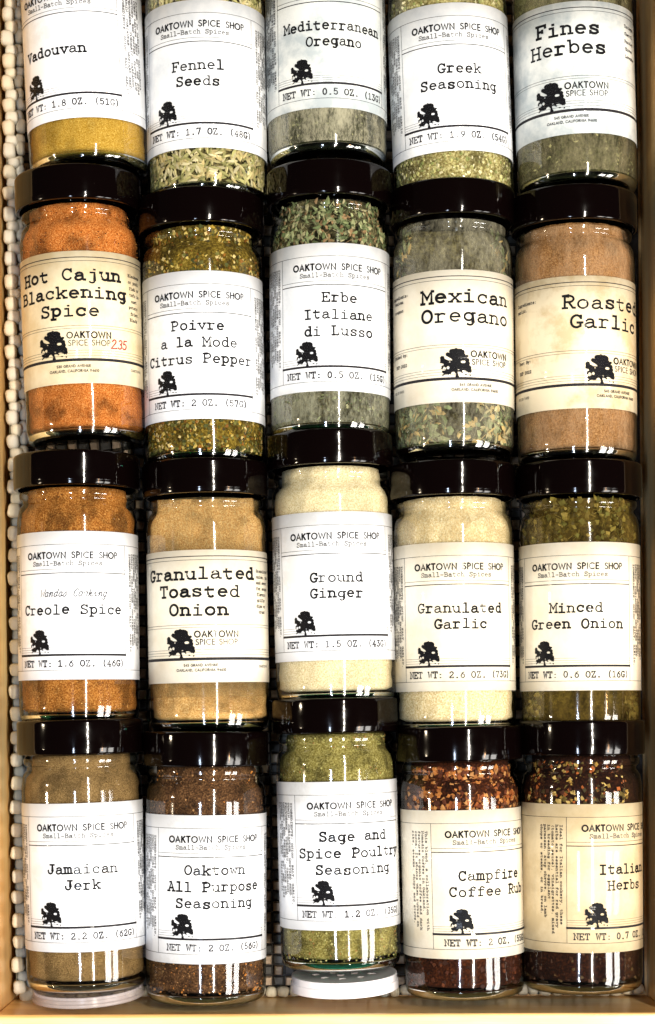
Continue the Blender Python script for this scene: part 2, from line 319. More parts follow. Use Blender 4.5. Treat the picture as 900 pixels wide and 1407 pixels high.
class Ink:
    """Flat ribbons in label space (a, v in mm), bent on the label's cylinder when built."""
    def __init__(s): s.V, s.F, s.k = [], [], 0
    def ribbon(s, pts, hw):
        P = [Vector(p) for p in pts]
        closed = (P[0] - P[-1]).length < 1e-4
        if not closed:
            d0 = (P[1] - P[0]).normalized(); d1 = (P[-1] - P[-2]).normalized()
            P[0] = P[0] - d0 * hw * .7; P[-1] = P[-1] + d1 * hw * .7
        n = len(P); b = len(s.V); s.k = (s.k + 1) % 17
        h = s.k * .0006
        for i in range(n):
            a = P[i] - P[i - 1] if i else (P[0] - P[-2] if closed else P[1] - P[0])
            c = P[i + 1] - P[i] if i < n - 1 else (P[1] - P[0] if closed else P[-1] - P[-2])
            a = a.normalized(); c = c.normalized()
            m = a + c
            if m.length < .2: m = c
            m.normalize(); nrm = Vector((-m.y, m.x)); q = hw / max(.55, nrm.dot(Vector((-c.y, c.x))))
            s.V.append((P[i].x + nrm.x * q, P[i].y + nrm.y * q, h)); s.V.append((P[i].x - nrm.x * q, P[i].y - nrm.y * q, h))
        for i in range(n - 1):
            s.F.append((b + 2 * i, b + 2 * i + 1, b + 2 * i + 3, b + 2 * i + 2))
    def hline(s, a0, a1, v, th):
        n = max(2, int(abs(a1 - a0) / 1.5)); s.ribbon([(a0 + (a1 - a0) * i / n, v) for i in range(n + 1)], th / 2)
    def vline(s, a, v0, v1, th): s.ribbon([(a, v0), (a, v1)], th / 2)
    def text(s, txt, font, a, v, cap, pitch, hw, centre=True, jit=0, slant=0, rot=0, nseg=14, track=0):
        """pitch: character advance in mm for the typewriter face; None for the proportional sans."""
        R_ = random.Random(hash_(txt) + int(a * 10))
        if pitch:
            sx = pitch / 6.55; sy = cap / 7.8; W = pitch * len(txt)
        else:
            sx = sy = cap / 8.0; W = sum((font[c][0] + track) * sx if c in font else (3.2 + track) * sx for c in txt) - track * sx
        x = -W / 2 if centre else 0
        cr, sr = math.cos(rot), math.sin(rot)
        for ch in txt:
            adv = pitch if pitch else ((font[ch][0] if ch in font else 3.2) + track) * sx
            jx, jy, jr, jw = (R_.uniform(-1, 1) * jit * .35, R_.uniform(-1, 1) * jit, R_.uniform(-1, 1) * jit * .12, 1 + R_.uniform(-1, 1) * (.22 if jit else 0))
            for st in glyph(font, ch, nseg):
                pts = []
                for (px, py) in st:
                    X = x + jx + (px + (.27 if pitch else 0)) * sx + py * sy * slant + jr * py; Y = jy + py * sy + jr * px * -.5
                    pts.append((a + X * cr - Y * sr, v + X * sr + Y * cr))
                s.ribbon(pts, hw * jw)
            x += adv
    def build(s, name, mat, parent, R, phi, lift, keep=88):
        if not s.F: return None
        out = []
        for (a, v, h) in s.V:
            th = phi + a / (R * 1000); r = R + lift + h / 1000
            out.append((r * math.sin(th), v / 1000, r * math.cos(th)))
        return mesh_obj(name, out, s.F, mat, parent, smooth=False)
def hash_(s):
    h = 7
    for c in s: h = (h * 31 + ord(c)) % 1000003
    return h

# the oak emblem as a grid of small cells: crown lobes with a ragged rim, gaps, trunk, boughs and roots
def tree_cells():
    N = 72
    raw = [(430,85),(460,100),(520,100),(560,118),(590,140),(604,165),(598,200),(620,235),(650,232),(682,240),(672,270),(650,292),(680,305),(702,340),(690,365),(708,400),(696,440),(722,460),(737,490),(728,520),(742,560),(710,605),(690,590),(670,600),(650,575),(600,550),(560,556),(545,575),(570,600),(540,605),(515,580),(490,572),(456,568),(470,640),(494,700),(408,700),(424,650),(422,620),(405,590),(385,570),(350,580),(325,620),(300,622),(285,640),(260,622),(210,622),(165,662),(150,655),(165,628),(195,606),(160,600),(150,550),(200,545),(238,528),(232,492),(190,466),(172,490),(145,500),(140,465),(160,440),(190,430),(175,402),(130,392),(110,385),(122,340),(112,280),(150,240),(185,250),(200,265),(206,305),(250,322),(290,345),(360,342),(345,312),(270,262),(232,240),(224,210),(240,180),(265,172),(300,180),(296,150),(312,120),(345,106),(400,102)]
    P = [((x - 110) / 63, (700 - y) / 61.5) for x, y in raw]
    holes = [(7.3, 5.28, .78, .46), (2.55, 3.4, .45, .45), (3.1, 5.3, .2, .2), (5.8, 2.75, .25, .2)]
    blobs = [(8.1, 1.05, .35, .2), (9.5, .75, .25, .25), (.7, 3.3, .3, .3)]
    def inside(x, y):
        for hx, hy, a, b in blobs:
            if ((x - hx) / a) ** 2 + ((y - hy) / b) ** 2 < 1: return True
        for hx, hy, a, b in holes:
            if ((x - hx) / a) ** 2 + ((y - hy) / b) ** 2 < 1: return False
        c = False; j = len(P) - 1
        for i in range(len(P)):
            if (P[i][1] > y) != (P[j][1] > y) and x < (P[j][0] - P[i][0]) * (y - P[i][1]) / (P[j][1] - P[i][1]) + P[i][0]: c = not c
            j = i
        return c
    rows = []
    for j in range(N):
        y = (j + .5) * 10 / N; run = None
        for i in range(N + 1):
            x = (i + .5) * 10 / N
            ins = i < N and inside(x, y)
            if ins and run is None: run = i
            if not ins and run is not None:
                rows.append((run * 10 / N, i * 10 / N, j * 10 / N, (j + 1) * 10 / N)); run = None
    return rows
TREE = tree_cells()
def tree_emblem(parent, R, phi, lift, a_c, v0, w, h):
    V, F = [], []
    for (x0, x1, y0, y1) in TREE:
        n = max(1, int((x1 - x0) / 2)); b = len(V)
        for i in range(n + 1):
            x = x0 + (x1 - x0) * i / n
            for y in (y0, y1):
                th = phi + (a_c + (x - 5) / 10 * w) / (R * 1000)
                V.append(((R + lift) * math.sin(th), (v0 + y / 10 * h) / 1000, (R + lift) * math.cos(th)))
        for i in range(n): F.append((b + 2 * i, b + 2 * i + 2, b + 2 * i + 3, b + 2 * i + 1))
    return mesh_obj('tree_emblem', V, F, INK, parent, smooth=False)

# ---------------------------------------------------------------- the drawer and its woven liner
FLOOR = 0.0045           # top of the liner
def prism(name, corners, z0, z1, mat, parent, bev=.0012):
    """Four plan corners (counter-clockwise) raised from z0 to z1, edges bevelled."""
    V = [(c[0], c[1], z0) for c in corners] + [(c[0], c[1], z1) for c in corners]
    F = [(3, 2, 1, 0), (4, 5, 6, 7)] + [(i, (i + 1) % 4, 4 + (i + 1) % 4, 4 + i) for i in range(4)]
    o = mesh_obj(name, V, F, mat, parent, smooth=False)
    m = o.modifiers.new('bevel', 'BEVEL'); m.width = bev; m.segments = 3; m.limit_method = 'ANGLE'
    return o
drawer = bpy.data.objects.new('drawer', None); COL.objects.link(drawer)
drawer['label'] = 'pale maple wooden drawer that holds all the spice jars'; drawer['category'] = 'drawer'
BL, BR = at(23, 1370, .001), at(889, 1367, .001)
TL, TR = at(6, -60, .001), at(877, -60, .001)
def ext(a, b, y):  # point of line a-b at world y
    u = (y - a.y) / (b.y - a.y); return Vector((a.x + (b.x - a.x) * u, y))
YB = .362
TLb, TRb = ext(BL, TL, YB), ext(BR, TR, YB)
BLf, BRf = BL.xy, BR.xy
H = .052; TH = .013
ax = (BRf - BLf).normalized(); ay = (TLb - BLf).normalized()
prism('side_panel', [BLf - ax * TH - ay * TH, BLf - ay * .0, TLb + ay * .0, TLb - ax * TH + ay * TH], 0, H, WOOD_Y, drawer)
prism('side_panel', [BRf, BRf + ax * TH - ay * TH, TRb + ax * TH + ay * TH, TRb], 0, H, WOOD_Y, drawer)
prism('front_panel', [BLf - ax * TH - ay * .018, BRf + ax * TH - ay * .018, BRf + ax * .0002, BLf - ax * .0002], .0003, H - .0004, WOOD_X, drawer)
prism('back_panel', [TLb, TRb, TRb + ay * TH + ax * TH, TLb + ay * TH - ax * TH], .0003, H - .0004, WOOD_X, drawer)
prism('bottom_panel', [BLf - ax * .01 - ay * .012, BRf + ax * .01 - ay * .012, TRb + ax * .01 + ay * .01, TLb - ax * .01 + ay * .01], -.007, .0008, WOOD_X, drawer)

liner = bpy.data.objects.new('drawer_liner', None); COL.objects.link(liner)
liner['label'] = 'cream and grey woven grip liner lying on the drawer bottom under the jars'; liner['category'] = 'drawer liner'
def pad(cx, cy, z0, lx, ly, h, ang=0, bulge=.3):
    V = []; c, s_ = math.cos(ang), math.sin(ang)
    for (fx, fz) in ((1, 0), (1, .55), (.72, 1)):
        for (sx, sy) in ((-1, -1), (1, -1), (1, 1), (-1, 1)):
            x, y = sx * lx / 2 * fx, sy * ly / 2 * (fx if fx == 1 else .78); V.append((cx + x * c - y * s_, cy + x * s_ + y * c, z0 + h * fz))
    F = [(8, 9, 10, 11)]
    for k in (0, 4):
        for i in range(4): F.append((k + i, k + (i + 1) % 4, k + 4 + (i + 1) % 4, k + 4 + i))
    return V, F
PX_, PY_ = .0046, .0044
V, F, Cc = [], [], []
rr = random.Random(5)
width = (BRf - BLf).length; depth = (TLb - BLf).length
nx, ny = int((width - .004) / PX_), int((depth - .001) / PY_)
for j in range(ny):
    for i in range(1, nx):
        p = BLf + ax * (.0032 + i * PX_) + ay * (.0022 + j * PY_)
        up = (i + j) % 2
        col = srgb(206, 180, 152) if up else srgb(86, 84, 80)  # lower cells: grey, with the shade of the gaps put into the colour
        k = rr.uniform(.8, 1.1)
        v, f = pad(p.x, p.y, .001, PX_ * (.78 if up else .95), PY_ * (.86 if up else .8), (.0034 if up else .0022) * rr.uniform(.92, 1.05), rr.uniform(-.05, .05))
        b = len(V); V += v; F += [tuple(b + q for q in ff) for ff in f]; Cc += [(col[0] * k, col[1] * k, col[2] * k, 1)] * len(v)
o = mesh_obj('woven_cells', V, F, PAD, liner, smooth=False, cols=Cc); o['kind'] = 'stuff'
mesh_obj('backing', [tuple((BLf + ax * .001 + ay * .001)) + (.0012,), tuple(BRf - ax * .001 + ay * .001) + (.0012,), tuple(TRb - ax * .001 - ay * .001) + (.0012,), tuple(TLb + ax * .001 - ay * .001) + (.0012,)],
         [(0, 1, 2, 3)], mat_bead('liner_net', srgb(46, 36, 28)), liner, smooth=False)
cv = [tuple(BLf + ax * a_ + ay * .003) + (z_,) for a_, z_ in ((.0075, .0012), (.0052, .005), (.0036, .010), (.0030, .016), (.0030, .020))]
cv2 = [tuple(TLb + ax * a_ - ay * .002) + (z_,) for a_, z_ in ((.0075, .0012), (.0052, .005), (.0036, .010), (.0030, .016), (.0030, .020))]
mesh_obj('turned_up_edge', cv + cv2, [(k, k + 1, k + 6, k + 5) for k in range(4)], mat_bead('liner_edge', srgb(190, 176, 146)), liner)
# rolled edge along the left wall: every knot of the weave is a bead of its own
def bead_mesh(k, mat):
    r_ = random.Random(k); V, F = [], []; nu, nv = 10, 7
    for j in range(nv + 1):
        t_ = math.pi * j / nv
        for i in range(nu):
            a = 2 * math.pi * i / nu
            sq = lambda q: math.copysign(abs(q) ** .62, q)
            V.append((sq(math.sin(t_)) * sq(math.cos(a)) * .5, sq(math.cos(t_)) * .5, sq(math.sin(t_)) * sq(math.sin(a)) * .5))
    V = [(x * (1 + .07 * math.sin(5 * y + k)), y, z + .05 * math.sin(6 * x + k)) for x, y, z in V]
    for j in range(nv):
        for i in range(nu): F.append((j * nu + i, j * nu + (i + 1) % nu, (j + 1) * nu + (i + 1) % nu, (j + 1) * nu + i))
    me = bpy.data.meshes.new('bead'); me.from_pydata(V, [], F); me.polygons.foreach_set('use_smooth', [True] * len(F)); me.materials.append(mat); return me
bm_ = [bead_mesh(k, BEADS[k % 3]) for k in range(9)]
def bead(p, z, sx, sy, sz, rz, k=None, ry=0):
    o = bpy.data.objects.new('bead', bm_[rr.choice((0, 1, 3, 4, 6, 7, 0, 1, 3, 2)) if k is None else k]); COL.objects.link(o); o.parent = liner
    o.location = (p.x, p.y, z); o.scale = (sx, sy, sz); o.rotation_euler = (rr.uniform(-.1, .1), ry, rz)
y = .004; kk = 0
ang0 = math.atan2(ay.y, ay.x) - math.pi / 2
while y < depth - .002:
    far = y > .20
    big = kk % 2 == 0
    ln = rr.uniform(.0047, .0056) if big else rr.uniform(.0036, .0046)
    bead(BLf + ax * ((.0040 if big else .0052) + rr.uniform(-.0004, .0004)) + ay * (y + ln / 2), .0185 if big else .0170, rr.uniform(.0048, .0056), ln * 1.14, .0066, ang0 + rr.uniform(-.12, .12), k=rr.choice((0, 3, 1, 4)) if (big or far) else rr.choice((2, 5, 8, 1)))
    if far or rr.random() < .5:
        bead(BLf + ax * (.0078 + rr.uniform(-.0005, .0005)) + ay * (y + ln * .9), .0145, .0038, ln * 1.05, .0052, ang0 + rr.uniform(-.3, .3), k=None if far else 2)
    y += ln; kk += 1
x = .007
while x < width - .006:      # front edge
    ln = rr.uniform(.0042, .0056)
    bead(BLf + ax * (x + ln / 2) + ay * (.0028 + rr.uniform(-.0005, .0005)), .0052, ln, .0044, .0056, ang0 + rr.uniform(-.15, .15)); x += ln
for (dx, dy, z) in ((.004, .0095, .0085), (.0072, .0058, .0098), (.0105, .0032, .0072), (.0028, .0058, .0105), (.0055, .0022, .0100)):
    bead(BLf + ax * dx + ay * dy, z, .0052, .0060, .0052, rr.uniform(-1, 1), k=rr.choice((0, 1)))

# ---------------------------------------------------------------- spice jars
R = .0240                 # glass wall; lid .0253
L_LID0, L_TOP = 93.7, 107.5
def mm(p): return [(a / 1000, b / 1000) for a, b in p]
OUTER = rounded(mm([(0, 16), (0, 20.5), (1.3, 23.2), (5.5, 24.0), (81.5, 24.0), (86.0, 23.2), (87.9, 21.7), (89.0, 21.7), (89.9, 22.9), (92.2, 23.0), (93.0, 22.2), (95, 22.2), (95, 21)]),
                [0, .0012, .0022, .002, .003, .003, .001, .0005, .0008, .0008, .0006, .0004, 0], 4)
BASE = rounded(mm([(.35, 0), (.35, 15), (.25, 20.3), (1.5, 22.9), (4.0, 23.5), (4.2, 21.5), (3.4, 14), (3.0, 0)]), [0, .001, .001, .0015, .0006, .001, .002, 0], 3)
LIDP = rounded(mm([(L_LID0 + 2.5, 23.2), (L_LID0, 23.4), (L_LID0, 25.1), (L_LID0 + 1.8, 25.25), (L_LID0 + 2.2, 25.3), (L_TOP - .2, 25.2), (L_TOP, 22), (L_TOP - .7, 20.5), (L_TOP - .7, 0)]),
               [0, .0003, .0007, .0003, .0003, .0014, .0008, .0003, 0], 4)
def shared(name, prof, mat, seg=80, **kw):
    V, F = lathe(prof, seg, **kw); me = bpy.data.meshes.new(name); me.from_pydata(V, [], F)
    me.polygons.foreach_set('use_smooth', [True] * len(F)); me.materials.append(mat); return me
ME_GLASS = shared('glass_body', OUTER, GLASS)
ME_BASE_G = shared('glass_base', BASE, BASE_GREEN); ME_BASE_C = shared('glass_base', BASE, BASE_CLEAR)
ME_LID = shared('lid', LIDP, LID)
# moulded numbers-like nubs round the heel of the glass
def child(name, me, parent):
    o = bpy.data.objects.new(name, me); COL.objects.link(o); o.parent = parent; return o

def contents(parent, mat, level=None, seed=0, rough=.00035, y0=4.9, y1=93.2, Ri=22.9):
    """The spice as a solid that fills the jar, cut off at level(x, y) in mm above the axis, with a lumpy skin."""
    prof = [(y0, 0), (y0, 8), (y0, 16), (y0 + .3, Ri - 2)] + [(y0 + 1.5, Ri)]
    n = 40
    prof += [(y0 + 1.5 + (82 - y0 - 1.5) * i / n, Ri) for i in range(1, n + 1)] + [(84.6, Ri - .7), (87, Ri - 2.8), (90, Ri - 3.0), (y1, Ri - 3.1), (y1, 8), (y1, 0)]
    V, F = lathe(mm(prof), 72); rr_ = random.Random(seed); ph = [rr_.uniform(0, 6) for _ in range(6)]
    out = []
    for (x, y, z) in V:
        X, Y = x * 1000, y * 1000
        if level:
            lv = level(X, Y)
            lv += .5 * math.sin(X * .5 + ph[0]) * math.sin(Y * .4 + ph[1]) + .3 * math.sin(X * 1.1 + Y * .9 + ph[2])
            z = min(z, lv / 1000 + z * .01)
        k = rough * (math.sin(X * .9 + ph[3] + Y * .35) * math.sin(Y * .6 + ph[4]) - 1)
        r = math.hypot(x, z)
        if r > 1e-6: x += x / r * k; z += z / r * k
        out.append((x, y, z))
    return mesh_obj('spice', out, F, mat, parent)

SHAPES = {}
def flake_proto(kind, r_):
    if kind == 'seed':       # spindle with ridges
        V, F = [], []; n = 5
        for j, (t_, q) in enumerate(((-.5, .05), (-.3, .75), (0, 1), (.3, .75), (.5, .05))):
            for i in range(n):
                a = 2 * math.pi * i / n; V.append((t_, q * .13 * math.cos(a), q * .13 * math.sin(a) + .06 * math.cos(t_ * 3)))
        for j in range(4):
            for i in range(n): F.append((j * n + i, j * n + (i + 1) % n, (j + 1) * n + (i + 1) % n, (j + 1) * n + i))
        return V, F
    if kind == 'leaf':       # torn, curled leaf bit
        n = 5; V = [(0, 0, .08)]
        for i in range(n):
            a = 2 * math.pi * i / n + r_.uniform(-.3, .3); q = r_.uniform(.3, .6)
            V.append((q * math.cos(a) * 1.2, q * math.sin(a) * .7, r_.uniform(-.18, .1)))
        return V, [(0, 1 + i, 1 + (i + 1) % n) for i in range(n)]
    if kind == 'stick':
        V = [(-.5, -.05, 0), (-.5, .05, 0), (-.5, 0, .08), (.5, -.04, .03), (.5, .04, .02), (.5, 0, .09)]
        return V, [(0, 1, 4, 3), (1, 2, 5, 4), (2, 0, 3, 5), (0, 2, 1), (3, 4, 5)]
    V = []                    # chunk
    for z in (-.32, .32):
        for i in range(4):
            a = math.pi / 4 + math.pi / 2 * i + r_.uniform(-.4, .4); q = r_.uniform(.3, .6); V.append((q * math.cos(a), q * math.sin(a), z * r_.uniform(.6, 1.1)))
    return V, [(3, 2, 1, 0), (4, 5, 6, 7)] + [(i, (i + 1) % 4, 4 + (i + 1) % 4, 4 + i) for i in range(4)]
def scatter(parent, kinds, n, size, cols, seed, windows=((4.6, 21), (68, 92.5)), amin=-115, amax=115, Ri=23.1, depth=2.4, level=None):
    """Loose bits of spice pressed against the inside of the glass."""
    r_ = random.Random(seed); V, F, C_ = [], [], []
    prot = {k: [flake_proto(k, r_) for _ in range(6)] for k in set(kinds)}
    for i in range(n):
        w_ = windows[i % len(windows)]; Y = r_.uniform(*w_); th = rad(r_.uniform(amin, amax))
        ro = Ri if Y < 81 else (Ri - 1.6 * (Y - 81) / 4.5 if Y < 85.5 else Ri - 2.8)
        rr_ = ro - .4 - r_.random() ** 1.3 * depth
        c = Vector((rr_ * math.sin(th), Y, rr_ * math.cos(th)))
        if level is not None and c.z > level(c.x, Y): continue
        v, f = r_.choice(prot[r_.choice(kinds)]); s = r_.uniform(*size)
        # lie roughly tangent to the wall
        tang = Matrix.Rotation(th, 3, 'Y') @ Matrix.Rotation(r_.uniform(-.5, .5), 3, 'X') @ Matrix.Rotation(r_.uniform(-.5, .5), 3, 'Y') @ Matrix.Rotation(r_.uniform(0, 6.28), 3, 'Z')
        b = len(V); col = r_.choice(cols); k = r_.uniform(.7, 1.2)
        for p in v:
            q = c + tang @ (Vector(p) * s)
            e = math.hypot(q.x, q.z); lim = ro - .05
            if e > lim: q.x *= lim / e; q.z *= lim / e
            V.append((q.x / 1000, max(q.y, 4.3) / 1000, q.z / 1000)); C_.append((col[0] * k, col[1] * k, col[2] * k, 1))
        F += [tuple(b + t_ for t_ in ff) for ff in f]
    o = mesh_obj('spice_bits', V, F, FLAKE, parent, smooth=False, cols=C_); o['kind'] = 'stuff'; return o
def film(parent, mat, y0=4.6, y1=82, Ri=23.55):
    pr = [(y0, Ri - .5), (y0 + 1, Ri), (y1, Ri), (y1 + 4.5, Ri - 1.0), (y1 + 6.5, Ri - 2.3), (y1 + 10, Ri - 2.3)]
    V, F = lathe(mm(pr), 64); return mesh_obj('dust_reflection_film', V, F, mat, parent)

LIFT = .00010; LR = R + .00014
def paper(parent, v0, v1, phi, mat, half=128):
    pr = [(v0, R * 1000 + .02), (v0, LR * 1000), (v0 + (v1 - v0) * .33, LR * 1000), (v0 + (v1 - v0) * .66, LR * 1000), (v1, LR * 1000), (v1, R * 1000 + .02)]
    V, F = lathe(mm(pr), 96, phi - rad(half), phi + rad(half)); return mesh_obj('label', V, F, mat, parent)

TINY = ['This blend, a collaboration with', 'Nomadic Coffee in Oakland,', 'features organic coffee and dark', 'cocoa. It shines when rubbed on', 'ribs, steaks, chops and stews.']
ITAL = ['Ideal for Italian cookery, these', 'herbs are essential for red gravy', '(tomato sauce), vinaigrettes, mixed', 'in breading for eggplant', 'parmesan, atop chevre, on lamb', 'chops or steaks, or in bread.']
INGR = ['INGREDIENTS: ONION, SALT, GARLIC,', 'CUMIN, CORIANDER, MUSTARD SEED,', 'FENUGREEK, TURMERIC, CARDAMOM,', 'NUTMEG, RED PEPPER, CLOVES AND', 'CURRY LEAVES. BEST BY: SEP 2022', 'PACKED IN OAKLAND, CALIFORNIA']

def label_a(parent, v0, phi, mat, title, net, extra):
    """Small label: framed panel with shop name, title, oak, rules and net weight."""
    H_ = 57.8; v1 = v0 + H_
    lab = paper(parent, v0, v1, phi, mat)
    T = lambda d: v1 - d                       # distance down from the top edge
    hwid = 24.4
    thin, let, soft, gry = Ink(), Ink(), Ink(), Ink()
    full = 52
    thin.hline(-full, full, T(5.1), .16); thin.hline(-full, full, T(54.1), .16)
    for s in (-1, 1): thin.vline(s * hwid, T(5.1), T(54.1), .16)
    thin.hline(-hwid, hwid, T(14.8), .16); thin.hline(-hwid, hwid, T(16.3), .34)
    for d in (45.2, 46.1, 47.0): thin.hline(-hwid, hwid, T(d), .10)
    thin.hline(-hwid, hwid, T(48.2), .85)
    let.text('OAKTOWN', SANS, -9.6, T(10.5), 2.3, None, .27, jit=.03, track=1.55)
    let.text('SPICE', SANS, 5.6, T(10.5), 2.3, None, .20, jit=.03, track=1.4)
    let.text('SHOP', SANS, 16.2, T(10.5), 2.3, None, .21, jit=.03, track=1.0)
    gry.text('Small-Batch Spices', TYPE, -1, T(13.3), 1.65, 1.62, .135, jit=.03, nseg=10)
    n = len(title); lines = title
    base = {1: [32.2], 2: [27.2, 33.4], 3: [23.0, 29.5, 36.0]}[n]
    for tx, b in zip(lines, base):
        off = 0
        let.text(tx, TYPE, off + extra.get('toff', .6), T(b), 3.45, extra.get('pitch', 3.62), .31, jit=.14, nseg=18)
    soft.text(net, TYPE, .8, T(52.7), 2.35, 2.16, .215, jit=.06, nseg=12)
    if 'script' in extra: soft.text(extra['script'], SCRIPT, 1.5, T(25.5), 2.9, 1.95, .16, slant=.35, nseg=14)
    # small print that runs down both side panels
    for side in (-1, 1):
        txt = extra.get('left' if side < 0 else 'right', INGR)
        for i, ln in enumerate(txt):
            if side < 0: gx = -hwid - 2.6 - 1.75 * i
            else: gx = hwid + 2.8 + 1.75 * (i if side > 0 else 0)
            if abs(math.degrees(gx / (R * 1000)) + math.degrees(phi)) > 93: continue
            # the first line of a block stands farthest towards the reader's right
            tgt = soft if extra.get('dark') else gry
            tgt.text(ln, TYPE, gx, T(8), .95, 1.22, .11, centre=False, rot=-math.pi / 2, nseg=7)
    thin.build('ruled_border', INK_SOFT, lab, LR, phi, LIFT)
    let.build('lettering', INK, lab, LR, phi, LIFT * 1.5)
    soft.build('net_weight_lettering', INK_SOFT, lab, LR, phi, LIFT * 1.5)
    gry.build('small_lettering', INK_GREY, lab, LR, phi, LIFT * 1.5)
    tree_emblem(lab, LR, phi, LIFT * 2.2, -12.8, T(48.0), 9.4, 9.8)
    return lab

def label_b(parent, v0, phi, mat, title, addr, extra):
    """Large label: big title between double rules, oak with shop name and address."""
    H_ = 51.7; v1 = v0 + H_
    lab = paper(parent, v0, v1, phi, mat)
    T = lambda d: v1 - d
    thin, let, soft, red = Ink(), Ink(), Ink(), Ink()
    full = 52
    for d, th in ((2.5, .34), (3.9, .16), (29.2, .16), (30.2, .13), (38.9, .12), (39.9, .12), (40.9, .12), (42.5, 1.1)): thin.hline(-full, full, T(d), th)
    base = [11.3, 18.2, 25.2] if len(title) == 3 else [12.6, 20.3]
    pit = extra.get('pitch', 5.35)
    for tx, b in zip(title, base): let.text(tx, TYPE, 0, T(b), 4.15 if len(title) == 3 else 4.7, pit, .42, jit=.2, nseg=20)
    lg = extra.get('logo', -7.4)
    let.text('OAKTOWN', SANS, lg + 14.8, T(34.0), 2.3, None, .25, jit=.03, track=1.6)
    soft.text('SPICE SHOP', SANS, lg + 14.8, T(37.0), 2.1, None, .155, jit=.03, track=1.3)
    soft.text(addr, SANS, lg + 8.2, T(45.4), .95, None, .10, track=1.4, nseg=10)
    soft.text('OAKLAND, CALIFORNIA 94610', SANS, lg + 8.2, T(47.3), .95, None, .10, track=1.4, nseg=10)
    for (tx, a, d) in extra.get('notes', ()): soft.text(tx, TYPE, a, T(d), 1.1, 1.05, .11, centre=False, nseg=8)
    for (tx, a, d) in extra.get('marks', ()): soft.text(tx, SANS, a, T(d), .95, None, .07, centre=False, track=1.4, nseg=8)
    if 'red' in extra: red.text(extra['red'], SANS, 20.0, T(37.8), 3.4, None, .24, slant=.2, track=.2)
    thin.build('ruled_border', INK_SOFT, lab, LR, phi, LIFT)
    let.build('lettering', INK, lab, LR, phi, LIFT * 1.5)
    soft.build('small_lettering', INK_SOFT, lab, LR, phi, LIFT * 1.5)
    red.build('handwritten_lettering', INK_RED, lab, LR, phi, LIFT * 1.8)
    tree_emblem(lab, LR, phi, LIFT * 2.2, lg, T(42.2), 12.4, 11.6)
    return lab
SCRIPT = dict(TYPE)
SCRIPT.update({'W': '0,7.5 1.5,0 3,6 4.5,0 6.2,7.8', 'a': '4.4,4.6 @2.7,2.5,1.9,2.5,40,330 4.4,4.8 4.4,.6 5.8,1', 'n': '0,3 1.2,5 1.2,0 2.2,4.4 3.6,4.9 4.4,3.6 4.4,.5 6,1', 'd': '4.4,4.6 @2.7,2.5,1.9,2.5,40,330 4.6,8.4 4.4,.6 5.8,1',
    's': '0,1 3,5.2 4,2 3,0 1,.3', 'C': '@3.4,4,2.8,4,50,320', 'o': '@2.8,2.6,2,2.5,60,420 6,4.4', 'k': '1,8.4 1,0;1,2.6 3.8,5 3.6,3 1.4,2.6 4.4,0 6,1', 'i': '1,3 2.6,5 2.6,.6 5,1;2.6,7 2.9,7', 'g': '4.4,4.6 @2.7,2.5,1.9,2.5,40,330 4.6,5 4,-3 2,-3 1.4,-1.6'})

def jar(px, py, lean, kind, phi, d0, paper_mat, title, net, label, extra=None, tilt=None, green=True, flip=0):
    extra = extra or {}; tilt = ROW_TILT if tilt is None else tilt
    p = at(px, py, .0290); ln = rad(lean)
    phi = phi + math.degrees(math.atan((450 - px) / 2590))      # the print turns towards the middle of the drawer
    dirv = Vector((-math.sin(ln), math.cos(ln), 0))
    root = bpy.data.objects.new('spice_jar', None); COL.objects.link(root)
    loc = p - dirv * d0 / 1000; root.location = (loc.x, loc.y, FLOOR + .0243)
    root.rotation_euler = (rad(tilt), 0, ln)
    root['label'] = label; root['category'] = 'spice jar'; root['group'] = 'spice jars lying in rows in the drawer'
    child('glass_body', ME_GLASS, root); child('glass_base', ME_BASE_G if green else ME_BASE_C, root)
    lid = child('lid', ME_LID, root); lid.rotation_euler = (0, rad(random.uniform(0, 360)), 0)
    if kind == 'A': label_a(root, d0, rad(phi), PAPER[paper_mat], title, net, extra)
    else: label_b(root, d0, rad(phi), PAPER[paper_mat], title, net, extra)
    return root
S = srgb; ROW_TILT = .7
# ---- top row
j = jar(121, 187, 3.0, 'A', -24, 17, 'white', ['Vadouvan'], 'NET WT: 1.8 OZ. (51G)', 'glass spice jar of mustard yellow powder labelled Vadouvan', {'dark': 1, 'toff': -3.4}, green=False)
contents(j, mat_powder('powder_vadouvan', S(176, 132, 40), S(200, 158, 66), S(214, 178, 96), 1100, 50, mottle=.5), seed=1)
j = jar(285, 227, 1.0, 'A', -9.6, 17, 'cool', ['Fennel', 'Seeds'], 'NET WT: 1.7 OZ. (48G)', 'glass spice jar of pale green whole seeds labelled Fennel Seeds', green=False)
contents(j, mat_powder('fennel_body', S(70, 62, 34), S(110, 98, 60), S(140, 128, 84), 300, 60), seed=2, Ri=21.0)
scatter(j, ['seed'], 1500, (4.0, 6.0), [S(196, 182, 128), S(170, 162, 104), S(206, 192, 150), S(142, 136, 84), S(184, 164, 112)], 2, depth=1.8)
j = jar(449.5, 174, 1.0, 'A', 6.5, 17, 'grey', ['Mediterranean', 'Oregano'], 'NET WT: 0.5 OZ. (13G)', 'nearly empty glass spice jar with a greyish stained label reading Mediterranean Oregano', {'pitch': 3.3, 'dark': 1}, green=False)
lv = lambda x, y: -12 + (y - 40) * .12
contents(j, mat_powder('medit_body', S(52, 56, 34), S(84, 86, 56), S(110, 110, 74), 300, 60), level=lv, seed=3)
scatter(j, ['leaf', 'stick'], 900, (1.5, 3.2), [S(110, 116, 72), S(140, 140, 96), S(84, 92, 56), S(160, 150, 110)], 3, level=lambda x, y: lv(x, y) + 3, depth=14)
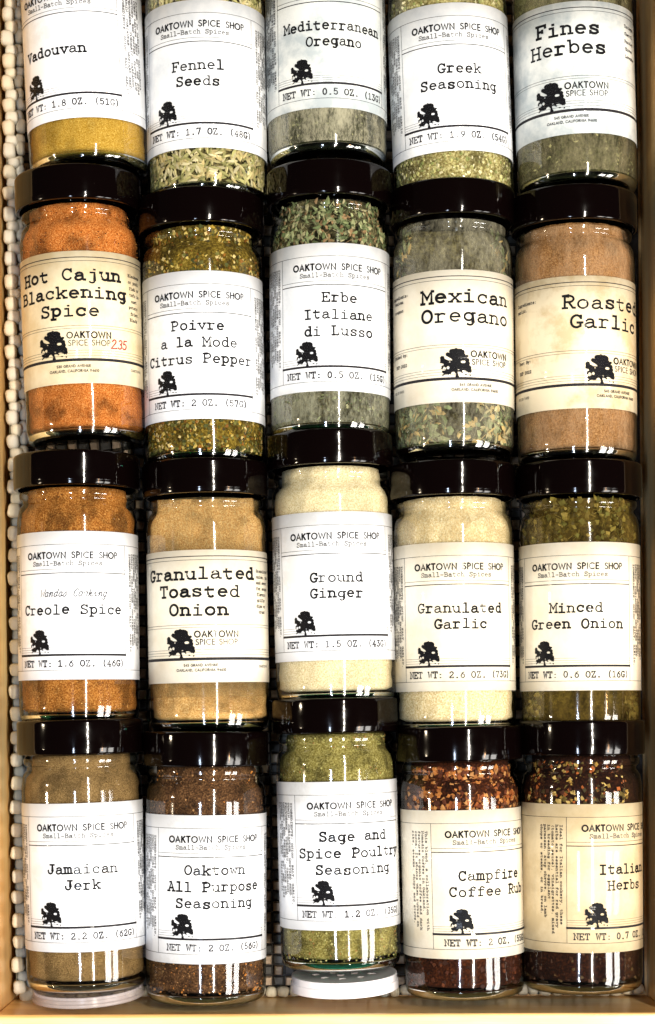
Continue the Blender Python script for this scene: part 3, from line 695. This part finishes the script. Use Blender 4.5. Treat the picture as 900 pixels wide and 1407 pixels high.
scatter(j, ['leaf'], 160, (.6, 1.5), [S(110, 112, 72), S(150, 146, 104)], 103, depth=.3)
film(j, mat_film('film_medit', S(226, 216, 186), .05, .75))  # pale streaks of this film paint in the label back's reflection
j = jar(622.5, 231, 2.3, 'A', 8, 17, 'cool', ['Greek', 'Seasoning'], 'NET WT: 1.9 OZ. (54G)', 'glass spice jar of pale green granules labelled Greek Seasoning', green=False)
contents(j, mat_powder('greek_body', S(130, 116, 66), S(178, 164, 108), S(206, 196, 146), 500, 80), seed=4)
scatter(j, ['chunk', 'leaf'], 2600, (.9, 1.7), [S(206, 196, 140), S(182, 176, 112), S(134, 138, 80), S(220, 208, 164), S(160, 156, 100)], 4, depth=1.0, Ri=23.1)
j = jar(792, 208, 1.8, 'B', -6, 18.5, 'grey', ['Fines', 'Herbes'], '545 GRAND AVENUE', 'half empty glass spice jar of grey green herbs labelled Fines Herbes', {'notes': [('Tarragon', 26, 8), ('Chervil', 26, 11), ('Parsley', 26, 14), ('Chives', 26, 17), ('Lavender', 26, 20)]}, green=False)
lv5 = lambda x, y: -11 + (y - 40) * .05
contents(j, mat_powder('fines_body', S(60, 60, 34), S(92, 92, 56), S(120, 118, 76), 300, 60), level=lv5, seed=5)
scatter(j, ['leaf', 'stick'], 900, (1.2, 2.6), [S(120, 124, 78), S(150, 148, 104), S(92, 98, 60)], 5, level=lambda x, y: lv5(x, y) + 3, depth=14)
scatter(j, ['leaf', 'stick'], 420, (.7, 1.8), [S(110, 108, 66), S(150, 144, 98), S(76, 76, 44)], 105, depth=.6)
film(j, mat_film('film_fines', S(190, 176, 138), .05, .5))
# ---- second row
j = jar(117, 541, 2.1, 'B', -13, 21.4, 'cream', ['Hot Cajun', 'Blackening', 'Spice'], '530 GRAND AVENUE', 'orange spice jar with yellowed Hot Cajun Blackening Spice label and red handwritten price',
        {'pitch': 4.95, 'logo': -7.0, 'red': '2.35', 'notes': [('Blackens', 26, 8.5), ('or pork,', 26, 11), ('fish or', 26.6, 13.5), ('tofu in', 26.6, 16), ('cast', 27.5, 18.5), ('potato', 26, 21), ('fries.', 27, 23.5), ('Black', 26.4, 26)], 'marks': [('OAKTOWN', 26, 46)]}, green=False)
contents(j, mat_powder('powder_cajun', S(170, 86, 28), S(214, 130, 60), S(230, 166, 104), 1100, 70), seed=6)
scatter(j, ['chunk'], 500, (.3, .6), [S(60, 34, 16), S(120, 60, 20), S(220, 150, 80)], 6, depth=.3, Ri=23.3, windows=((70, 91),))
j = jar(282, 588, 1.1, 'A', -7, 16.5, 'white', ['Poivre', 'a la Mode', 'Citrus Pepper'], 'NET WT: 2 OZ. (57G)', 'glass spice jar of green and yellow ground pepper labelled Poivre a la Mode Citrus Pepper')
contents(j, mat_powder('poivre_body', S(84, 66, 18), S(122, 100, 34), S(150, 128, 60), 500, 90), seed=7)
scatter(j, ['chunk', 'leaf'], 3000, (.9, 2.1), [S(160, 128, 44), S(104, 100, 46), S(186, 160, 84), S(70, 72, 32), S(192, 168, 110), S(130, 84, 26), S(60, 50, 22), S(84, 80, 36)], 7, depth=1.0, Ri=23.1)
j = jar(454, 551, .4, 'A', 8, 16.5, 'cool', ['Erbe', 'Italiane', 'di Lusso'], 'NET WT: 0.5 OZ. (15G)', 'glass spice jar of dried green herbs labelled Erbe Italiane di Lusso')
lve = lambda x, y: -2 + (y - 40) * .35
contents(j, mat_powder('erbe_body', S(62, 58, 38), S(100, 92, 62), S(140, 130, 94), 300, 60), level=lve, seed=8, Ri=21.5)
scatter(j, ['leaf', 'leaf', 'stick'], 2400, (1.6, 3.4), [S(118, 126, 84), S(150, 152, 108), S(92, 102, 64), S(170, 160, 120), S(140, 110, 76)], 8, level=lambda x, y: lve(x, y) + 5 + 14 * (y > 60), depth=3)
scatter(j, ['leaf', 'stick'], 380, (.8, 2.2), [S(120, 126, 86), S(160, 156, 116), S(84, 90, 56)], 108, depth=.8)
film(j, mat_film('film_erbe', S(214, 210, 182), .03, .6), y1=30, Ri=23.6)
j = jar(624, 566, .6, 'B', 15, 19.6, 'ivory', ['Mexican', 'Oregano'], '545 GRAND AVENUE', 'clear spice jar of loose green oregano leaves labelled Mexican Oregano',
        {'pitch': 5.6, 'logo': -5.5, 'notes': [('Ingredients:', -38.5, 8.5), ('Mexican', -36.5, 10.6), ('oregano', -36.5, 14), ('Packed by:', -37, 32), ('SEP 2022', -35.5, 36)], 'marks': [('(510)201-5400', -38, 46)]}, green=False)
lvm = lambda x, y: 2.0
contents(j, mat_powder('mexican_body', S(58, 50, 30), S(92, 84, 54), S(124, 114, 78), 300, 60), level=lambda x, y: -4, seed=9, Ri=21.0)
scatter(j, ['leaf', 'leaf', 'stick', 'seed'], 1500, (2.2, 5.0), [S(124, 134, 92), S(156, 160, 116), S(98, 108, 68), S(180, 166, 122), S(190, 160, 100)], 9, level=lambda x, y: (19 if y < 50 else 4), depth=4)
film(j, mat_film('film_mexican', S(216, 206, 178), .02, .42))
j = jar(792, 574, .8, 'B', 34, 19.6, 'worn', ['Roasted', 'Garlic'], '545 GRAND AVENUE', 'glass spice jar of dusty pinkish tan powder with a scuffed label reading Roasted Garlic',
        {'pitch': 5.6, 'logo': -4.5, 'notes': [('Ingredients:', -43, 9), ('garlic.', -43, 11.5), ('Best By:', -42, 32), ('SEP 2022', -42, 36)], 'marks': [('(510)201-5400', -44, 46)]}, green=False)
contents(j, mat_powder('powder_roasted', S(132, 88, 46), S(168, 122, 76), S(188, 146, 100), 900, 45), seed=10)
film(j, mat_film('film_roasted', S(216, 176, 136), .03, .55))
ROW_TILT = .7
# ---- third row
j = jar(109, 935, .7, 'A', -9, 17.7, 'white', ['Creole Spice'], 'NET WT: 1.6 OZ. (46G)', "glass spice jar of orange brown powder labelled Creole Spice", {'script': 'Wandas Cooking', 'dark': 1})
contents(j, mat_powder('powder_creole', S(140, 80, 28), S(180, 118, 52), S(208, 152, 86), 900, 70), seed=11)
scatter(j, ['chunk'], 500, (.3, .6), [S(70, 40, 20), S(130, 70, 24), S(214, 160, 90)], 11, depth=.3, Ri=22.95)
j = jar(287.5, 939, 1.1, 'B', -9.5, 19.6, 'ivory', ['Granulated', 'Toasted', 'Onion'], '545 GRAND AVENUE', 'half empty spice jar with tan granules at its base labelled Granulated Toasted Onion',
        {'pitch': 4.95, 'notes': [('Granulated', 26, 8.5), ('onion, tan', 26, 10.8), ('and sweet', 26, 13.1), ('for soups', 26, 15.4), ('flavors', 26.4, 17.7), ('grills', 26.4, 20), ('dips or', 26, 22.3), ('crust', 27.5, 24.6)], 'marks': [('OAKTOWN', 27, 46)]})
lvt = lambda x, y: (24 - (y - 9) * 1.5 - x * .75 if y < 34 else -14 + (y > 55) * 18)
contents(j, mat_powder('powder_toasted', S(200, 144, 78), S(232, 184, 116), S(244, 210, 154), 1000, 80, mottle=.6), level=lvt, seed=12)
film(j, mat_film('film_toasted', S(160, 136, 92), .12, .5), y0=14)
j = jar(461, 909, 1.5, 'A', 1.5, 17, 'white', ['Ground', 'Ginger'], 'NET WT: 1.5 OZ. (43G)', 'glass spice jar of pale cream powder labelled Ground Ginger')
contents(j, mat_powder('powder_ginger', S(222, 198, 150), S(240, 222, 182), S(248, 234, 200), 900, 60, mottle=.35), seed=13)
j = jar(626, 950, .9, 'A', 5, 17, 'ivory', ['Granulated', 'Garlic'], 'NET WT: 2.6 OZ. (73G)', 'glass spice jar of cream coloured granules with sparkly dusty shoulder labelled Granulated Garlic', {'dark': 1})
contents(j, mat_powder('powder_garlic', S(216, 188, 136), S(242, 220, 176), S(250, 236, 204), 800, 60, mottle=.35), seed=14)
film(j, mat_film('film_garlic', S(190, 170, 126), .0, .5), y0=72)
j = jar(797.5, 949.5, .5, 'A', -5, 17, 'ivory', ['Minced', 'Green Onion'], 'NET WT: 0.6 OZ. (16G)', 'dark glass spice jar of olive green flakes with a cream label reading Minced Green Onion', {'dark': 1}, green=False)
lvg = lambda x, y: (2 if y < 50 else 12)
contents(j, mat_powder('greenonion_body', S(62, 50, 14), S(94, 78, 26), S(120, 100, 40), 300, 60), level=lvg, seed=15, Ri=21.5)
scatter(j, ['leaf', 'chunk', 'stick'], 1600, (1.4, 3.2), [S(120, 104, 40), S(96, 90, 34), S(150, 128, 60), S(78, 66, 24)], 15, level=lambda x, y: lvg(x, y) + 8, depth=4)
film(j, mat_film('film_greenonion', S(130, 104, 50), .04, .45))
ROW_TILT = .7
# ---- bottom row
j = jar(118.5, 1298, 1.6, 'A', -3, 17, 'white', ['Jamaican', 'Jerk'], 'NET WT: 2.2 OZ. (62G)', 'glass spice jar of brown grey powder labelled Jamaican Jerk', {'dark': 1}, green=False)
contents(j, mat_powder('powder_jerk', S(110, 84, 48), S(146, 116, 74), S(168, 138, 96), 1300, 90, mottle=.6), seed=16)
j = jar(283.3, 1314, 0, 'A', 7.5, 17, 'white', ['Oaktown', 'All Purpose', 'Seasoning'], 'NET WT: 2 OZ. (56G)', 'glass spice jar of coarse reddish brown seasoning labelled Oaktown All Purpose Seasoning', green=False)
contents(j, mat_powder('powder_allpurpose', S(66, 44, 28), S(100, 68, 42), S(136, 100, 66), 700, 90), seed=17)
scatter(j, ['chunk'], 1800, (.5, 1.1), [S(124, 84, 48), S(90, 58, 34), S(170, 126, 80), S(180, 112, 46), S(54, 34, 20), S(46, 30, 18)], 17, depth=.5, Ri=22.9)
j = jar(467.5, 1269, 1.5, 'A', 15, 17, 'white', ['Sage and', 'Spice Poultry', 'Seasoning'], 'NET WT: 1.2 OZ. (35G)', 'glass spice jar of olive green powder labelled Sage and Spice Poultry Seasoning')
contents(j, mat_powder('powder_sage', S(112, 100, 46), S(152, 140, 78), S(176, 166, 108), 800, 110), seed=18, rough=.0004)
scatter(j, ['chunk'], 900, (.5, 1.0), [S(160, 152, 86), S(120, 116, 56), S(182, 174, 116), S(150, 110, 60)], 18, depth=.4, Ri=22.9)
j = jar(637.5, 1307, 1.4, 'A', 29, 17, 'ivory', ['Campfire', 'Coffee Rub'], 'NET WT: 2 OZ. (55G)', 'dark glass spice jar of coffee brown rub with orange chunks labelled Campfire Coffee Rub', {'left': TINY}, green=False)
contents(j, mat_powder('powder_campfire', S(44, 20, 9), S(66, 30, 13), S(90, 46, 22), 600, 60), seed=19)
scatter(j, ['chunk'], 800, (1.5, 3.2), [S(168, 104, 48), S(140, 74, 32), S(186, 130, 76), S(92, 42, 18), S(70, 32, 16)], 19, windows=((72, 91),), depth=1.4, amin=-75, amax=85)
scatter(j, ['chunk'], 160, (1.0, 2.4), [S(92, 46, 22), S(70, 32, 16), S(52, 24, 12)], 119, windows=((4.9, 20),), depth=.8)
j = jar(800, 1299, .3, 'A', 44, 17, 'tan', ['Italian', 'Herbs'], 'NET WT: 0.7 OZ. (19G)', 'dark glass spice jar of mixed herbs with a shade-darkened tan label reading Italian Herbs', {'left': ITAL, 'dark': 1}, green=False)
contents(j, mat_powder('powder_italian', S(30, 14, 8), S(44, 20, 10), S(62, 32, 16), 500, 60), seed=20)
scatter(j, ['chunk', 'leaf'], 750, (1.2, 2.5), [S(150, 116, 50), S(96, 78, 32), S(150, 78, 32), S(184, 154, 90), S(60, 48, 20), S(64, 30, 14)], 20, windows=((72, 91),), depth=1.4, amin=-75, amax=45)
scatter(j, ['chunk', 'leaf'], 160, (1.0, 2.2), [S(64, 34, 16), S(50, 26, 12), S(72, 52, 24)], 120, windows=((4.9, 20),), depth=.8)

# ---------------------------------------------------------------- loose caps standing between the bottom row and the drawer front
def disc_cap(name, label, cat, px, py, z_c, r, th, mat, rx, rz, holes):
    root = bpy.data.objects.new(name, None); COL.objects.link(root)
    p = at(px, py, z_c); root.location = p; root.rotation_euler = (rx, 0, rz)
    root['label'] = label; root['category'] = cat
    r *= 1000; th *= 1000
    # face plate at y = 0 facing +y, skirt behind it; the plate is a ring grid with real holes
    n = 96; V, F = [], []
    rings = [0, 3, 6, 9, 12, 15, 17.5, r - 1.2]
    hs = [(4.5 * math.cos(a), 4.5 * math.sin(a)) for a in (0.3, 1.9, 3.4, 4.9)] + [(11.3 * math.cos(a), 11.3 * math.sin(a)) for a in (.25, .95, 1.65, 2.35, 3.05, 3.9, 4.8, 5.6)] if holes else []
    g = 60; step = 2 * r / g
    def inside(x, z): return math.hypot(x, z) < r - 1.0 and all(math.hypot(x - a, z - b) > 1.55 for a, b in hs)
    idx = {}
    def vid(i, k):
        if (i, k) not in idx: idx[(i, k)] = len(V); V.append(((-r + i * step) / 1000, 0, (-r + k * step) / 1000))
        return idx[(i, k)]
    for i in range(g):
        for k in range(g):
            if inside(-r + (i + .5) * step, -r + (k + .5) * step): F.append((vid(i, k), vid(i, k + 1), vid(i + 1, k + 1), vid(i + 1, k)))
    o = mesh_obj('cap_plate', V, F, mat, root, smooth=False); m = o.modifiers.new('solid', 'SOLIDIFY'); m.thickness = .0011; m.offset = 0
    pr = rounded(mm([(.7, r - 1.6), (.8, r), (-1.8, r), (-2.0, r + .55), (-th, r + .55), (-th, r - .9), (-1.0, r - 1.5)]), .0004, 3)
    V, F = lathe(pr, n); mesh_obj('cap_rim', V, F, mat, root)
    return root
disc_cap('shaker_cap', 'white plastic shaker cap with round holes at the foot of the sage poultry jar', 'shaker cap', 473, 1339, .0262, .0212, .0055, WHITE, rad(4), rad(2), True)
disc_cap('clear_cap', 'clear pinkish plastic cap standing behind the base of the Jamaican jerk jar', 'jar cap', 121, 1357, .0268, .0222, .0034, CLEARPL, rad(5), rad(2.5), False)
print('tris', sum(len(o.data.polygons) for o in bpy.data.objects if o.type == 'MESH') * 2)
